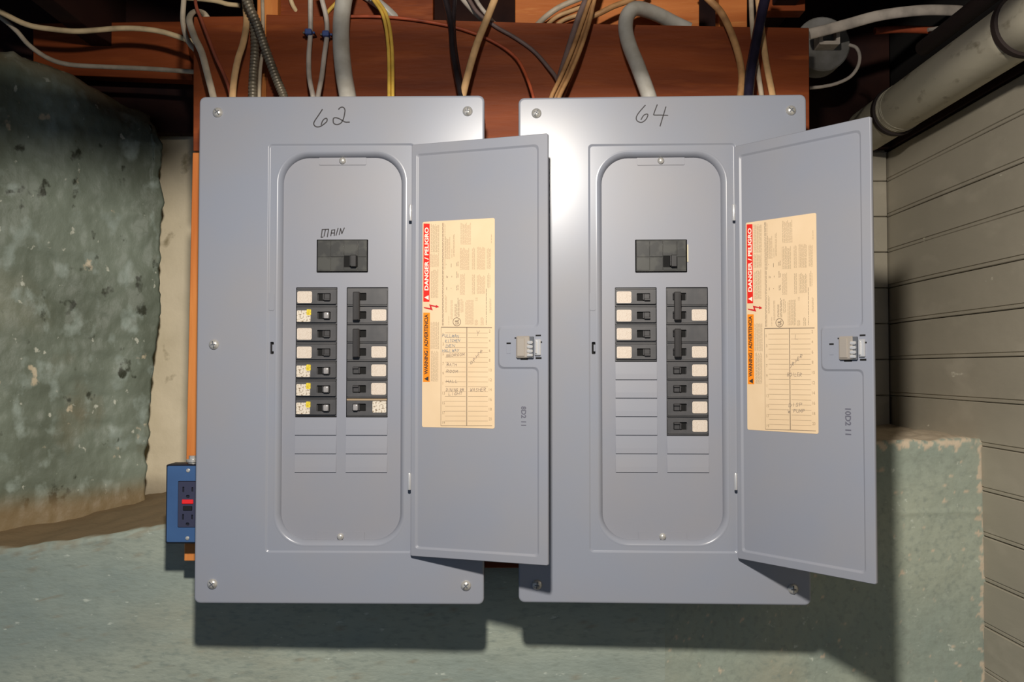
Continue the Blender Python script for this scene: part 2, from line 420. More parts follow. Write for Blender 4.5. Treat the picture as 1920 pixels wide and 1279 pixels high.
quadslab('sill_beam', [(62, 44), (345, 40), (362, 150), (62, 138)], 520, 560, WOODR, 'red-brown sill beam behind the two white cables at upper left', 'beam')
for lb, x0, x1, z0 in (('dark board standing in for shade above the middle of the long mounting board', -400, 310, 560), ('dark board standing in for shade behind the junction box at upper right', 330, RX - 4, 566), ('dark board standing in for shade behind the sill beam at upper left', -1900, -420, ZU(250, 600))):  # dark wood stands in for shade on the upper back wall
    o = tag(obj('shade_board', B(x0, x1, 600, 632, z0, 1005, bev=2), WOODD), lb, 'shade board'); o.location.z = CZ

# unseen pipes and duct added to shade the band above the panels; then joists
for zc, lb in ((648, 'lower of the two thin pipes added under the ceiling to block light'), (688, 'upper of the two thin pipes added under the ceiling to block light')):
    bm = bmesh.new(); lathe(bm, (0, 0, 0), [(14, -2400), (14, RX - 20)], 20, 'z')
    o = obj('blocker_pipe', bm, COPPER, smooth=40); o.rotation_euler = (0, math.pi / 2 - .02, 0); o.location = (0, -700 * U, CZ + zc * U)
    tag(o, lb, 'pipe')
o = obj('blocker_duct', B(-1500, 96, -60, 60, -41, 41, bev=4), ZINC); o.rotation_euler = (0, -.08, 0); o.location = (-430 * U, -790 * U, CZ + 655 * U)  # added box out of view, keeps lamp light off the upper left
tag(o, 'small metal box added under the ceiling at left to block light', 'light blocker')
for i, x in enumerate((-1560, -1020, -480, 60, 600)):
    o = tag(obj('ceiling_joist', B(x - 26, x + 26, -3400, 640, 800, 1008, bev=2), WOODD), 'dark ceiling joist running back above the panels, %s from the left' % ('first', 'second', 'third', 'fourth', 'fifth')[i], 'joist', 'ceiling joists'); o.location.z = CZ

# ------------------------------------------------------------------ big wrapped pipe along the right wall
PX, PZ, PR = 914, 612, 53.7
k = RX / 983.0; PX *= k; PZ *= k; PR *= k
t = empty('insulated_pipe', (PX * U, BACK * U, CZ + PZ * U)); tag(t, 'fat pale wrapped pipe running along the top of the right wall', 'pipe')
bm = bmesh.new()
prof = [(PR, -(BACK - 10))]
y = -BACK + 12
def pipe_seg(y0, y1, name='pipe_cover'):
    bm = bmesh.new(); prev = None; n = 40
    for yy in [y0, y0 + 3] + [y0 + 3 + (y1 - y0 - 6) * i / 20 for i in range(1, 20)] + [y1 - 3, y1]:
        e = 1.5 if yy in (y0, y1) else 0
        vs = [bm.verts.new(((PR - e + .8 * fbm((math.cos(a) * 50, yy * .3, math.sin(a) * 50), .02)) * math.cos(a), yy - BACK, (PR - e) * math.sin(a))) for a in (2 * math.pi * i / n for i in range(n))]
        if prev: bridge(bm, prev, vs)
        else: bm.faces.new(vs)
        prev = vs
    bm.faces.new(prev); return obj(name, bm, PIPEM, t, smooth=50)
R1, R2 = 422 * k, -115 * k
pipe_seg(R1 + 6, 594); pipe_seg(R2 + 6, R1 - 6); pipe_seg(-1500, R2 - 6)
for rY in (R1, R2):
    bm = bmesh.new(); lathe(bm, (0, 0, 0), [(PR + 1, -8), (PR + 5, -7), (PR + 5.5, 0), (PR + 5, 7), (PR + 1, 8)], 40, 'y')
    o = obj('pipe_band', bm, BANDM, t, smooth=50); o.location.y = (rY - BACK) * U
# creases of the wrap next to the far band
for i in range(5):
    bm = bmesh.new(); yy = R1 - 14 - i * 7
    lathe(bm, (0, 0, 0), [(PR - 1, -1.2), (PR + .9, 0), (PR - 1, 1.2)], 36, 'y')
    o = obj('wrap_crease', bm, PIPEM, t, smooth=60); o.location.y = (yy - BACK) * U; o.rotation_euler = (random.uniform(-.14, .14), 0, random.uniform(-.1, .1))
# darker pipe above it
bm = bmesh.new(); lathe(bm, (0, 0, 0), [(16, -1500), (16, 180)], 20, 'y')
o = obj('dark_pipe', bm, BANDM, smooth=40); o.location = ((PX - 45) * U, 0, CZ + (PZ + 64) * U)
tag(o, 'dark pipe running back above the fat pale wrapped pipe', 'pipe')

# ------------------------------------------------------------------ load centres
ZB, ZT = ZU(1133), ZU(180)
def lz(py, Y=0): return ZU(py, Y) - ZB
WHALF = 270.5
H = ZT - ZB
RZ0, RZ1 = lz(1037), lz(269)          # door recess
OZ0, OZ1 = lz(1026), lz(281)          # opening
breakers = {}
def stroke_map(pts, cx): return [(XU(a, b) - cx, lz(b)) for a, b in pts]

def cover_bm():
    bm = bmesh.new()
    def o(ins, r, y): return ring(bm, rr(-WHALF + ins, WHALF - ins, ins, H - ins, r), y)
    l = [o(0, 11, 15), o(0, 11, 3), o(.6, 10.5, 1.2), o(2, 9.5, .2), o(4, 8, 0)]
    for a, b in zip(l, l[1:]): bridge(bm, a, b)
    def rc(ins, r, y): return ring(bm, rr(-138.5 + ins, 138.5 - ins, RZ0 + ins, RZ1 - ins, r), y)
    rec = [rc(0, 7, 0), rc(1, 6.5, .3), rc(2.6, 5.5, 2.4), rc(4, 5, 2.6)]
    fill(bm, [l[-1], rec[0]])
    for a, b in zip(rec, rec[1:]): bridge(bm, a, b)
    def op(ins, r, y): return ring(bm, rr(-124 + ins, 124 - ins, OZ0 + ins, OZ1 - ins, r, 12), y)
    lips = [op(0, 60, 2.6), op(1.5, 59, 2.2), op(3, 58, 2.4), op(5, 56, 3.2), op(7, 54.5, 4.8), op(9, 52.5, 7.4), op(10.5, 51, 10.5), op(11.4, 50, 14), op(11.8, 49.5, 22)]
    slot = ring(bm, rr(-132.5, -125.5, lz(664), lz(641), 1.5, 2), 2.6)
    fill(bm, [rec[-1], lips[0], slot])
    bridge(bm, slot, ring(bm, rr(-132.5, -125.5, lz(664), lz(641), 1.5, 2), 10), False)
    for a, b in zip(lips, lips[1:]): bridge(bm, a, b)
    return bm

DF_Y = 16.0      # dead front face
FY = 14.0        # breaker face
PITCH = 34.9 
def breaker_body(h, kind):
    bm = bmesh.new()
    w2 = 38.6; z2 = h / 2
    box(bm, -w2, w2, 5, 34, -z2 + .5, z2 - .5)
    # raised face with a toggle window through it
    n = round(h / PITCH)
    holes = []
    for i in range(n):
        zc = (i - (n - 1) / 2) * PITCH
        holes.append(rr(1.5, 27, zc - 7.5, zc + 7.0, 1, 1))
    for i in range(n):
        zc = (i - (n - 1) / 2) * PITCH
        a = rr(-w2 + 1, w2 - 1, zc - PITCH / 2 + 4.2, zc + PITCH / 2 - 3, 1.2, 1)
        plate(bm, a, [holes[i]], 0, 6)
        box(bm, -w2 + 1, w2 - 1, 1.6, 6, zc + PITCH / 2 - 2.4, zc + PITCH / 2 - .4)
    return bm
def proto_parts(kind):
    """list of (name, mesh, material, label)"""
    L = []
    def add(name, bm, m, label=None, smooth=None):
        o = obj(name, bm, m, smooth=smooth); me = o.data; bpy.data.objects.remove(o); L.append((name, me, m, label))
    n = 2 if kind == 'double' else 1
    h = PITCH * n
    add('body', breaker_body(h, kind), BRK)
    zs = [(i - (n - 1) / 2) * PITCH for i in range(n)]
    bm = bmesh.new()
    for zc in zs: box(bm, 2.5, 26, 4.2, 5.2, zc - 6.8, zc + 6.4)
    add('toggle_window', bm, VOID)
    bm = bmesh.new()
    for zc in zs:
        box(bm, 12.5, 15.2, -4, 4.5, zc - 6.0, zc + 5.6, bev=.6)
        box(bm, 15.2, 26.4, -5.5, 4.5, zc - 7.2, zc - 3.4, bev=.8)
        box(bm, 15.0, 25.8, -2.0, 4.5, zc - 4, zc + 5.8, bev=.9)
    add('toggle_handle', bm, HND)
    if kind == 'double':
        bm = B(12.5, 25.5, -11, -4, -PITCH / 2 - 9, PITCH / 2 + 10, bev=1.4)
        box(bm, 15, 17, -12, -10, -PITCH / 2 - 8, PITCH / 2 + 9, bev=.4)
        add('handle_tie', bm, mat('tie_gray', (44, 42, 42), .35))
        bm = B(-36.5, -9, -.55, .3, zs[0] - 10.5, zs[0] + 10, bev=.3) if False else bmesh.new()
        poly(bm, rr(-36.5, -8.5, zs[1] - 11, zs[1] + 10.5, 2.5, 2), -.6, .3)
        add('rating_sticker', bm, STK)
    elif kind == 'single':
        bm = bmesh.new(); poly(bm, rr(-36.5, -8.5, -11.5, 10.6, 2.5, 2), -.6, .3); add('rating_sticker', bm, STK)
    else:
        bm = bmesh.new(); poly(bm, rr(-37, -11, -12.2, 9.4, 1, 1), -.6, .3); add('rating_sticker', bm, STK2)
        if kind == 'arc': 
            bm = bmesh.new(); poly(bm, rr(-18.5, -10, 0, 11.4, 1, 1), -.9, .2); add('yellow_tab', bm, YEL)
        bm = bmesh.new(); box(bm, 15.5, 25, -8.4, 4, -6.5, 5.5, bev=2.2, seg=2); add('test_button', bm, BTN, None, 40)
        if kind == 'copper':
            bm = B(-38, 38, -.6, 5, -16.9, -13.2, bev=.5); add('metal_strip', bm, mat('copper_strip', (196, 170, 136), .35, .6))
    return L
PROTO = {k: proto_parts(k) for k in ('single', 'double', 'arc', 'copper')}

def paper_prints(door, S, name_rows, right):
    """flat print on the directory sheet; S maps photo pixels of the left sheet to door units"""
    YP = -.25
    def rect(bm, x0, y0, x1, y1, y=YP):
        v = [bm.verts.new((S(a, b)[0], y, S(a, b)[1])) for a, b in ((x0, y0), (x1, y0), (x1, y1), (x0, y1))]; bm.faces.new(v)
    def vtext(bm, s, x0, x1, ytop, ybot, y=YP - .15, bold=0):
        o = S(x1, ybot); e = S(x1, ytop); u = S(x0, ybot)
        put_text(bm, s, o, (e[0] - o[0], e[1] - o[1]), (u[0] - o[0], u[1] - o[1]), y, bold)
    def htext(bm, s, x0, x1, ytop, ybot, y=YP - .1, bold=0):
        o = S(x0, ybot); e = S(x1, ybot); u = S(x0, ytop)
        put_text(bm, s, o, (e[0] - o[0], e[1] - o[1]), (u[0] - o[0], u[1] - o[1]), y, bold)
    def R(x): return 760 + x / 4.568
    def T(y): return 390 + y / 4.568
    def T2(y): return 600 + y / 4.568
    bm = bmesh.new(); rect(bm, 793, 424, 805, 568); tag(obj('danger_band', bm, RED, door, fix=False), 'red warning band on the directory sheet')
    bm = bmesh.new(); rect(bm, 793, 588, 806, 714.5); tag(obj('warning_band', bm, ORA, door, fix=False), 'orange warning band on the directory sheet')
    bm = bmesh.new(); vtext(bm, 'DANGER / PELIGRO', 795.2, 803, 431, 547, bold=.25)
    v = [S(a, b) for a, b in ((795, 560), (803.5, 556), (803.5, 564.5))]
    bm.faces.new([bm.verts.new((a, YP - .1, b)) for a, b in v]); obj('danger_lettering', bm, WHT, door, fix=False)
    bm = bmesh.new(); vtext(bm, 'WARNING / ADVERTENCIA', 795.2, 802.5, 591, 701, bold=.2)
    v = [S(a, b) for a, b in ((795, 709), (803.5, 704.5), (803.5, 713.5))]
    bm.faces.new([bm.verts.new((a, YP - .1, b)) for a, b in v])
    obj('warning_lettering', bm, BLK, door, fix=False)
    # lightning bolt
    bm = bmesh.new(); pts = [S(a, b) for a, b in ((794, 579.5), (804, 576.5), (805.5, 581), (816, 577), (824, 576), (823, 577.5), (816.5, 578.8), (806, 584), (803.5, 579.4), (794.5, 581.5))]
    pts = [S(a, b) for a, b in ((793.5, 577.5), (806.5, 579.5), (804.5, 572.5), (817, 575.2), (818, 573.4), (824, 577.2), (817, 579.3), (817.2, 577.2), (808.5, 576.2), (811.5, 583.6), (794.5, 579.6))]
    V = [bm.verts.new((a, YP, b)) for a, b in pts]; 
    es = [bm.edges.new((V[i], V[(i + 1) % len(V)])) for i in range(len(V))]; bmesh.ops.triangle_fill(bm, edges=es, use_beauty=True, normal=(0, -1, 0)); obj('lightning_bolt', bm, mat('print_deep_red', (200, 30, 34), .5), door, fix=False)
    # fine print: columns of broken lines that read upward
    rnd = random.Random(3)
    def block(bm, x0, y0, x1, y1, pitch=2.1, wd=.8):
        x = x0
        while x < x1 - wd:
            yy = y0 + rnd.uniform(0, 5)
            while yy < y1:
                ln = rnd.uniform(2.5, 9); rect(bm, x, yy, x + wd, min(y1, yy + ln)); yy += ln + rnd.uniform(.7, 1.3)
            x += pitch
    bm = bmesh.new()
    for (a, b, c, d) in ((218, 150, 295, 395), (215, 400, 290, 520), (220, 535, 290, 780)):
        block(bm, R(a), T(b), R(c), T(d))
    block(bm, R(218), T2(15), R(292), T2(250)); block(bm, R(222), T2(262), R(290), T2(520))
    for (a, b, c, d) in ((340, 150, 350, 540), (345, 260, 385, 450), (400, 360, 408, 440), (415, 235, 428, 430), (480, 140, 572, 325), (475, 350, 553, 540), (475, 560, 520, 750), (580, 340, 605, 535), (622, 340, 692, 535), (708, 340, 742, 530), (580, 575, 605, 745), (622, 575, 692, 740), (712, 560, 738, 690), (345, 750, 358, 900), (395, 790, 415, 960), (375, 930, 385, 1005), (480, 780, 510, 900), (522, 790, 590, 1000), (612, 770, 632, 800), (605, 940, 632, 1005), (655, 930, 682, 1005), (730, 770, 745, 900), (742, 225, 748, 310)):
        block(bm, R(a), T(b), R(c), T(d), 2.0, .75)
    tag(obj('fine_print', bm, GRY, door, fix=False), kind='stuff')
    bm = bmesh.new()
    for (a, b, c, d) in ((318, 145, 338, 1010), (430, 820, 445, 935), (455, 770, 470, 935), (698, 690, 710, 1000), (350, 480, 362, 500), (395, 480, 408, 520), (355, 590, 370, 610), (400, 580, 410, 605), (355, 680, 366, 710), (395, 680, 408, 700), (445, 470, 462, 510), (445, 550, 462, 610), (445, 655, 462, 715)):
        block(bm, R(a), T(b), R(c), T(d), 2.2, .8)
    # round certification mark
    cx, cy = R(447), T(978); r = 7.2
    ringp = [S(cx + r * math.cos(2 * math.pi * i / 24), cy + r * 1.05 * math.sin(2 * math.pi * i / 24)) for i in range(25)]
    ribbon(bm, ringp, 1.1, YP)
    vtext(bm, 'UL', cx - 3.6, cx + 3.6, cy - 4.5, cy + 4.5, YP, .25)
    # table rules
    rect(bm, R(310), T2(62), R(750), T2(68)); rect(bm, R(310), T2(888), R(752), T2(892)); rect(bm, R(308), T2(66), R(311), T2(890)); rect(bm, R(531), T2(64), R(537), T2(888))
    tag(obj('directory_rules', bm, GRY2, door, fix=False), kind='stuff')
    bm = bmesh.new()
    for i in range(20):
        yy = 110 + i * 41.0
        if yy > 880: break
        rect(bm, R(345), T2(yy), R(525), T2(yy + 2.6)); rect(bm, R(545), T2(yy), R(715), T2(yy + 2.6))
    for i in range(10):
        c = 100 + 82 * i
        s = str(2 * i + 1); w_ = 4 if s == '1' else 9 if s == '11' else 12 if len(s) == 1 else 22
        htext(bm, s, R(322), R(322 + w_), T2(c + 12 ), T2(c + 36))
        s = str(2 * i + 2); w_ = 12 if len(s) == 1 else 24
        htext(bm, s, R(724), R(724 + w_), T2(c - 18 ), T2(c + 6))
    tag(obj('directory_numbers', bm, GRY, door, fix=False), kind='stuff')
    # handwriting
    for mname, mm in (('pen', PENB), ('pencil', PEN)):
        bm = bmesh.new(); used = False
        for (kind, s, x0, y0, x1, y1, hh) in name_rows:
            if kind != mname: continue
            used = True
            n = len(s)
            for i, ch in enumerate(s):
                bx = x0 + (x1 - x0) * i / n; by = y0 + (y1 - y0) * i / n + rnd.uniform(-.5, .5)
                cw = abs(x1 - x0) / n * .72
                for st in STROKE.get(ch, []):
                    pts = [S(bx + a * cw + b * .8 + rnd.uniform(-.2, .2), by - b * hh + rnd.uniform(-.2, .2)) for a, b in st]
                    pen(bm, pts, .75, YP - .05)
        if used: obj('handwriting', bm, mm, door, fix=False)
        else: bm.free()

def load_center(cx, num, strokes, label, cfg, ang, screws, main_text, hand, stamp, dw, yaw):
    t = empty('load_center', (cx * U, 0, CZ + ZB * U), yaw); tag(t, label, 'electrical panel', 'open gray breaker panels')
    # enclosure
    bm = bmesh.new()
    l = [ring(bm, rr(-WHALF + 5, WHALF - 5, 5, H - 5, 4, 2), y) for y in (13, 139)]
    bridge(bm, l[0], l[1], False); bm.faces.new(l[1])
    l2 = ring(bm, rr(-WHALF + 8, WHALF - 8, 8, H - 8, 4, 2), 13); bridge(bm, l[0], l2, False)
    l3 = ring(bm, rr(-WHALF + 8, WHALF - 8, 8, H - 8, 4, 2), 136); bridge(bm, l2, l3, False); bm.faces.new(l3)
    obj('enclosure', bm, DARKBOX, t)
    obj('cover', cover_bm(), STEEL, t, fix=True)
    # strike details beside the opening
    bm = bmesh.new(); poly(bm, rr(-136, -125, lz(582), lz(548), 3, 3), 1.6, 3); obj('latch_boss', bm, STEEL, t)
    bm = bmesh.new(); poly(bm, rr(-131.5, -121.5, lz(668), lz(637), 2, 2), 2.2, 2.55); 
    bm.free()
    bm = B(-133.5, -124.5, 9, 12, lz(666), lz(639)); obj('strike_slot', bm, VOID, t)
    bm = B(-129, -125.5, 3.4, 9, lz(659), lz(646), bev=.6); obj('strike_tab', bm, STEEL, t)
    # dead front
    colL = (-51.2 - 38.8, -51.2 + 38.8); colR = (45.2 - 38.8 + 3.2, 45.2 + 38.8 + 3.2)
    z_top = lz(539.5, FY); cols = {'L': (-48.2), 'R': 48.2}
    mz0, mz1 = lz(511, FY), lz(449, FY)
    holes = [rr(-49, 49, mz0, mz1, 1, 1)]
    for side in 'LR':
        n = cfg[side + 'n']; c = cols[side]
        holes.append(rr(c - 39.4, c + 39.4, z_top - PITCH * n - 1.5, z_top + .8, .8, 1))
    bm = bmesh.new(); plate(bm, rr(-114, 114, OZ0 + 10, OZ1 - 10, 50, 10), holes, DF_Y, DF_Y + 2.5)
    df = obj('dead_front', bm, DEAD, t)
    bm = bmesh.new()
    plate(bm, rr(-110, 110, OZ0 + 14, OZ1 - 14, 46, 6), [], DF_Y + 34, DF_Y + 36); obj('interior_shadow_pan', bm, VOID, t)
    for side in 'LR':
        n = cfg[side + 'n']; c = cols[side]
        for i in range(n, 10):
            a = z_top - PITCH * i; b = a - PITCH
            bm = bmesh.new()
            pr = [(c - 39, DF_Y - .15, a - 1.2), (c + 39, DF_Y - .15, a - 1.2), (c + 39, DF_Y - 2.2, b + 11), (c - 39, DF_Y - 2.2, b + 11), (c - 39, DF_Y - 2.9, b + .8), (c + 39, DF_Y - 2.9, b + .8), (c + 39, DF_Y + .5, b + .5), (c - 39, DF_Y + .5, b + .5), (c - 39, DF_Y + .5, a - 1), (c + 39, DF_Y + .5, a - 1)]
            v = [bm.verts.new(q) for q in pr]
            for f in ((0, 1, 2, 3), (3, 2, 5, 4), (4, 5, 6, 7), (8, 9, 1, 0)): bm.faces.new([v[q] for q in f])
            bm.faces.new([v[q] for q in (0, 3, 4, 7, 8)]); bm.faces.new([v[q] for q in (9, 6, 5, 2, 1)])
            obj('knockout', bm, DEAD, df)
    for zc, s in ((lz(302, DF_Y), 1), (lz(1006, DF_Y), -1)):
        bm = bmesh.new(); poly(bm, rr(-45, 45, zc - 8, zc + 9, 2, 2), DF_Y - 1.6, DF_Y); obj('tab', bm, DEAD, df)
        bm = bmesh.new(); lathe(bm, (0, DF_Y - 1.6, zc), [(6.4, 0), (6.2, -2.4), (4.6, -4.6), (2, -5.6)], 18); obj('screw', bm, ZINC, df, 40)
    # main breaker
    mb = B(-46.8, 46.8, FY + 1, FY + 32, mz0 + 2.6, mz1 - 1.4)
    mid = mz0 + (mz1 - mz0) * .47
    for (a, b, c_, d, y) in ((-46.4, -22, mz0 + 4, mid - .4, 0), (-46.4, -22, mid + .4, mz1 - 3, .3), (-21.7, 3, mz0 + 4, mid - .4, .5), (-21.7, 3, mid + .4, mz1 - 3, -.5), (30, 46.2, mz0 + 4, mid - .4, .2), (30, 46.2, mid + .4, mz1 - 3, 0), (3.6, 29.4, mid + 2, mz1 - 3, -1.2), (3.6, 29.4, mz0 + 4, mz0 + 10, 0)):
        box(mb, a, b, FY + y, FY + 6, c_, d, bev=.5)
    mo = tag(obj('main_breaker', mb, BRKM, t), 'wide dark main breaker above the rows of breakers')
    obj('toggle_window', B(3.4, 29.6, FY + .5, FY + 1.6, mz0 + 10.5, mid + 1.5), VOID, mo)
    bm = B(17.5, 28.5, FY - 9, FY + 3, mz0 + 10, mid + 3, bev=1); box(bm, 15.5, 18, FY - 6, FY + 2, mz0 + 12, mid + 2, bev=.5); obj('toggle_handle', bm, BLACK, mo)
    if num == 64:
        obj('metal_edge', B(49, 50.8, FY - .5, FY + 5, mz0 + 20, mz1 - 10), mat('cream_edge', (226, 214, 180), .5), mo)
    # breakers
    for side in 'LR':
        row = 0; c = cols[side]
        for kind in cfg[side]:
            n = 2 if kind == 'double' else 1
            zc = z_top - PITCH * (row + n / 2); row += n
            pr = PROTO[kind]; root = None
            for (nm, me, m, lb) in pr:
                o = bpy.data.objects.new('circuit_breaker' if root is None else nm, me); COL.objects.link(o)
                if root is None:
                    root = o; o.parent = t; o.location = (c * U, FY * U, zc * U)
                    if side == 'R': o.rotation_euler.y = math.pi
                    if kind == 'double': o['label'] = 'two-pole breaker with its two handles tied together'
                    if kind in ('arc', 'copper'): o['label'] = 'breaker with mottled sticker and pale test button'
                else: o.parent = root
    # cover screws
    for (a, b) in screws:
        bm = bmesh.new(); x = XU(a, b) - cx; z = lz(b)
        lathe(bm, (0, 0, 0), [(9.6, .3), (9.4, -1.6), (7.6, -4.0), (4.6, -5.6), (1.6, -6.2)], 22)
        so = obj('screw', bm, ZINC, t, 45); so.location = (x * U, 0, z * U); ry = random.uniform(0, 3); so.rotation_euler.y = ry
        bm = B(-6.5, 6.5, -6.35, -3.6, -.9, .9); so2 = obj('screw_slot', bm, DARKBOX, so)
        bm = B(-.9, .9, -6.3, -3.6, -4.5, 4.5); obj('screw_slot', bm, DARKBOX, so)
    # handwriting on the steel
    bm = bmesh.new()
    for st, wd in strokes:
        pts = stroke_map(st, cx); pts = [tuple(p) for p in smooth_pts(pts)] if len(st) > 3 else pts
        ribbon(bm, pts, wd, -.12)
    tag(obj('number', bm, INK, t, fix=False), 'black handwritten %d' % num)
    if main_text:
        bm = bmesh.new()
        for st in main_text:
            pen(bm, [(XU(a, b, DF_Y) * 1 - cx - 3.2, lz(b, DF_Y)) for a, b in st], 1.9, DF_Y - .15)
        tag(obj('main_lettering', bm, INK, t, fix=False), 'black handwritten word MAIN')
    # ---------------- door
    DX, DY = 134.5, -8.5
    sh = 4 if num == 62 else 8            # how far the open door has sagged

    dz0, dz1 = RZ0 + .5 - sh, RZ1 - 1 - sh; hD = dz1 - dz0
    bm = bmesh.new()
    W = dw
    outer = [ring(bm, rr(i, W - i, i, hD - i, r, 3), y) for i, r, y in ((0, 3, 7), (0, 3, 1.2), (1.2, 2.4, 0))]
    bridge(bm, outer[0], outer[1]); bridge(bm, outer[1], outer[2])
    bk = ring(bm, rr(1, W - 1, 1, hD - 1, 3, 3), 8.2); bridge(bm, outer[0], bk); 
    f = bm.faces.new(bk)
    def zl(v): return v - ZB - dz0 - sh          # camera-relative units to door units
    sc = W / 264
    pL, pR, pT, pB = 9 * sc, 247.5 * sc, hD - 18, 14
    nL, nT, nB = 173.5 * sc, zl(76), zl(7)
    def panel_loop(i):
        """inner field outline, inset by i, with the notch for the latch; rounded corners"""
        cs = [(pL + i, pB + i, 6), (pR - i, pB + i, 8), (pR - i, nB - i, 10), (nL - i, nB - i, 11), (nL - i, nT + i, 8), (pR - i, nT + i, 10), (pR - i, pT - i, 9), (pL + i, pT - i, 6)]
        out = []
        n = len(cs)
        for j, (x, z, r) in enumerate(cs):
            a = Vector(cs[j - 1][:2]); b = Vector((x, z)); c = Vector(cs[(j + 1) % n][:2])
            u = (a - b).normalized(); v = (c - b).normalized()
            p0, p1 = b + u * r, b + v * r
            for q in range(6):
                s = q / 5; pt = p0 * (1 - s) ** 2 + b * 2 * s * (1 - s) + p1 * s * s
                out.append((pt.x, pt.y))
        return out
    loops = [ring(bm, panel_loop(i), y) for i, y in ((0, 0), (.8, .3), (3.2, 2.9), (4.2, 3.2))]
    fill(bm, [outer[2], loops[0]])
    for a, b in zip(loops, loops[1:]): bridge(bm, a, b)
    fill(bm, [loops[-1]])
    door = obj('door', bm, DOORM, t); tag(door, 'open gray steel door with a cream directory sheet')
    door.location = (DX * U, DY * U, dz0 * U); door.rotation_euler.z = -ang - yaw
    # hinges
    for py0, py1 in ((386, 416), (886, 917)):
        bm = bmesh.new(); lathe(bm, (-1.5, -1.8, lz(py1) - dz0), [(2.6, 0), (3, 1), (3, lz(py0) - lz(py1) - 1), (2.6, lz(py0) - lz(py1))], 12, 'z'); obj('hinge_pin', bm, CHROME, door, 40)
    # directory sheet
    a = ang
    X0, X1 = 21.5 * sc, 163.5 * sc
    zt, zb_ = zl(277.5), zl(-104.5)
    Y3 = 3.2
    def S(px, py):
        fu = (px - 791) / 138.0
        top = 421 - 10 * fu; bot = 797 + 3 * fu
        fv = (py - top) / (bot - top)
        # perspective along the run of the sheet is slight
        return (X0 + (X1 - X0) * fu, zt + (zb_ - zt) * fv)
    bm = bmesh.new(); poly(bm, rr(X0, X1, zb_, zt, 3, 3), Y3 - .5, Y3 + .1)
    tag(obj('directory_sheet', bm, PAPER, door), 'cream printed directory sheet')
    kids_before = set(bpy.data.objects)
    paper_prints(door, S, hand, num == 64)
    for o in set(bpy.data.objects) - kids_before: o.location.y = (Y3 - .5) * U
    # latch
    def L(px, py):                          # latch drawn in photo pixels of the left door
        s = px - 960; xx = (s + 187.5) / (.951 + .000185 * s) 
        return xx * sc, zl((691 - py) * .965)
    def lbox(x0, y0, x1, y1, ya, yb, bev=0, bm=None):
        p, q = L(x0, y1), L(x1, y0); return box(bm or bmesh.new(), p[0], q[0], ya, yb, p[1], q[1], bev)
    bm = lbox(969, 627, 995, 668, -6, 0, 2.2); lbox(971, 630, 986, 665, -7.6, -5, 1.4, bm); obj('latch_handle', bm, LATCHM, door)
    for i, yy in enumerate((636, 644, 652, 659.5)):
        bm = lbox(989.5 if i else 990, yy, 1000.5, yy + 6, -8.5, 0, 1.6); obj('latch_rib', bm, CHROME, door)
    bm = lbox(988, 628, 1001, 668, -4.8, 0, .6); obj('latch_slide', bm, DARKBOX, door)
    bm = lbox(1003, 633, 1014, 663, -4.2, 0, 1.2); lbox(1004.5, 636, 1008, 660, -7, -3, 1, bm); obj('latch_bracket', bm, CHROME, door)
    for (x0, y0, x1, y1) in ((950, 638.5, 958, 641.5), (1004, 624.5, 1014, 627.5), (1004, 666, 1015, 669.5), (965, 629, 969, 631.5), (976, 667.5, 990, 671), (1011.5, 637, 1016, 640)):
        obj('slit', lbox(x0, y0, x1, y1, -.25, 1), VOID, door)
    bm = lbox(950, 642.5, 957.5, 659, -.5, .3, .2); obj('stamped_tab', bm, DOORM, door)
    # stamped code, reading downward
    bm = bmesh.new()
    x0, zt2 = L(976 if num == 62 else 975, stamp[1]); x1, zb2 = L(985.5, stamp[2])
    put_text(bm, stamp[0], (x0, zt2), (0, zb2 - zt2), (x1 - x0, 0), Y3 - .12, .12)
    tag(obj('stamped_code', bm, STAMP, door, fix=False), 'dark stamped code')
    return t

def zz(pts, k, ox, oy): return [(ox + a / k, oy + b / k) for a, b in pts]
six2 = [(zz([(665, 280), (520, 500), (390, 690), (350, 780), (360, 850), (420, 905), (500, 920), (610, 890), (740, 800), (820, 720), (830, 640), (790, 610), (710, 650), (650, 740), (615, 850)], 19.2, 570, 190), 2.2),
        (zz([(1240, 300), (1290, 240), (1370, 210), (1440, 240), (1475, 320), (1465, 430), (1440, 560), (1400, 680), (1320, 790), (1190, 840), (1080, 800), (1050, 720), (1060, 620), (1130, 590), (1250, 620), (1380, 690), (1490, 750), (1650, 750)], 19.2, 570, 190), 2.2)]
six4 = [(zz([(808, 755), (760, 810), (742, 845), (750, 870), (780, 880), (810, 860), (825, 830), (818, 820), (795, 830), (775, 862)], 3.84, 1000, 0), 2.0),
        (zz([(893, 752), (880, 785), (868, 820), (872, 828), (920, 829), (970, 832)], 3.84, 1000, 0), 2.0), (zz([(955, 768), (930, 850), (912, 910)], 3.84, 1000, 0), 2.0)]
MAIN = [zz(q, 4, 480, 250) for q in ([(514, 778), (500, 780), (508, 722), (556, 720), (546, 776)], [(532, 722), (522, 772)], [(572, 770), (580, 726), (602, 724), (598, 768)], [(575, 748), (599, 748)], [(627, 712), (612, 765)], [(636, 760), (646, 715), (656, 752), (674, 710)])]
def rx(x): return 820 + x / 8.525
def ry(y): return 610 + y / 8.525
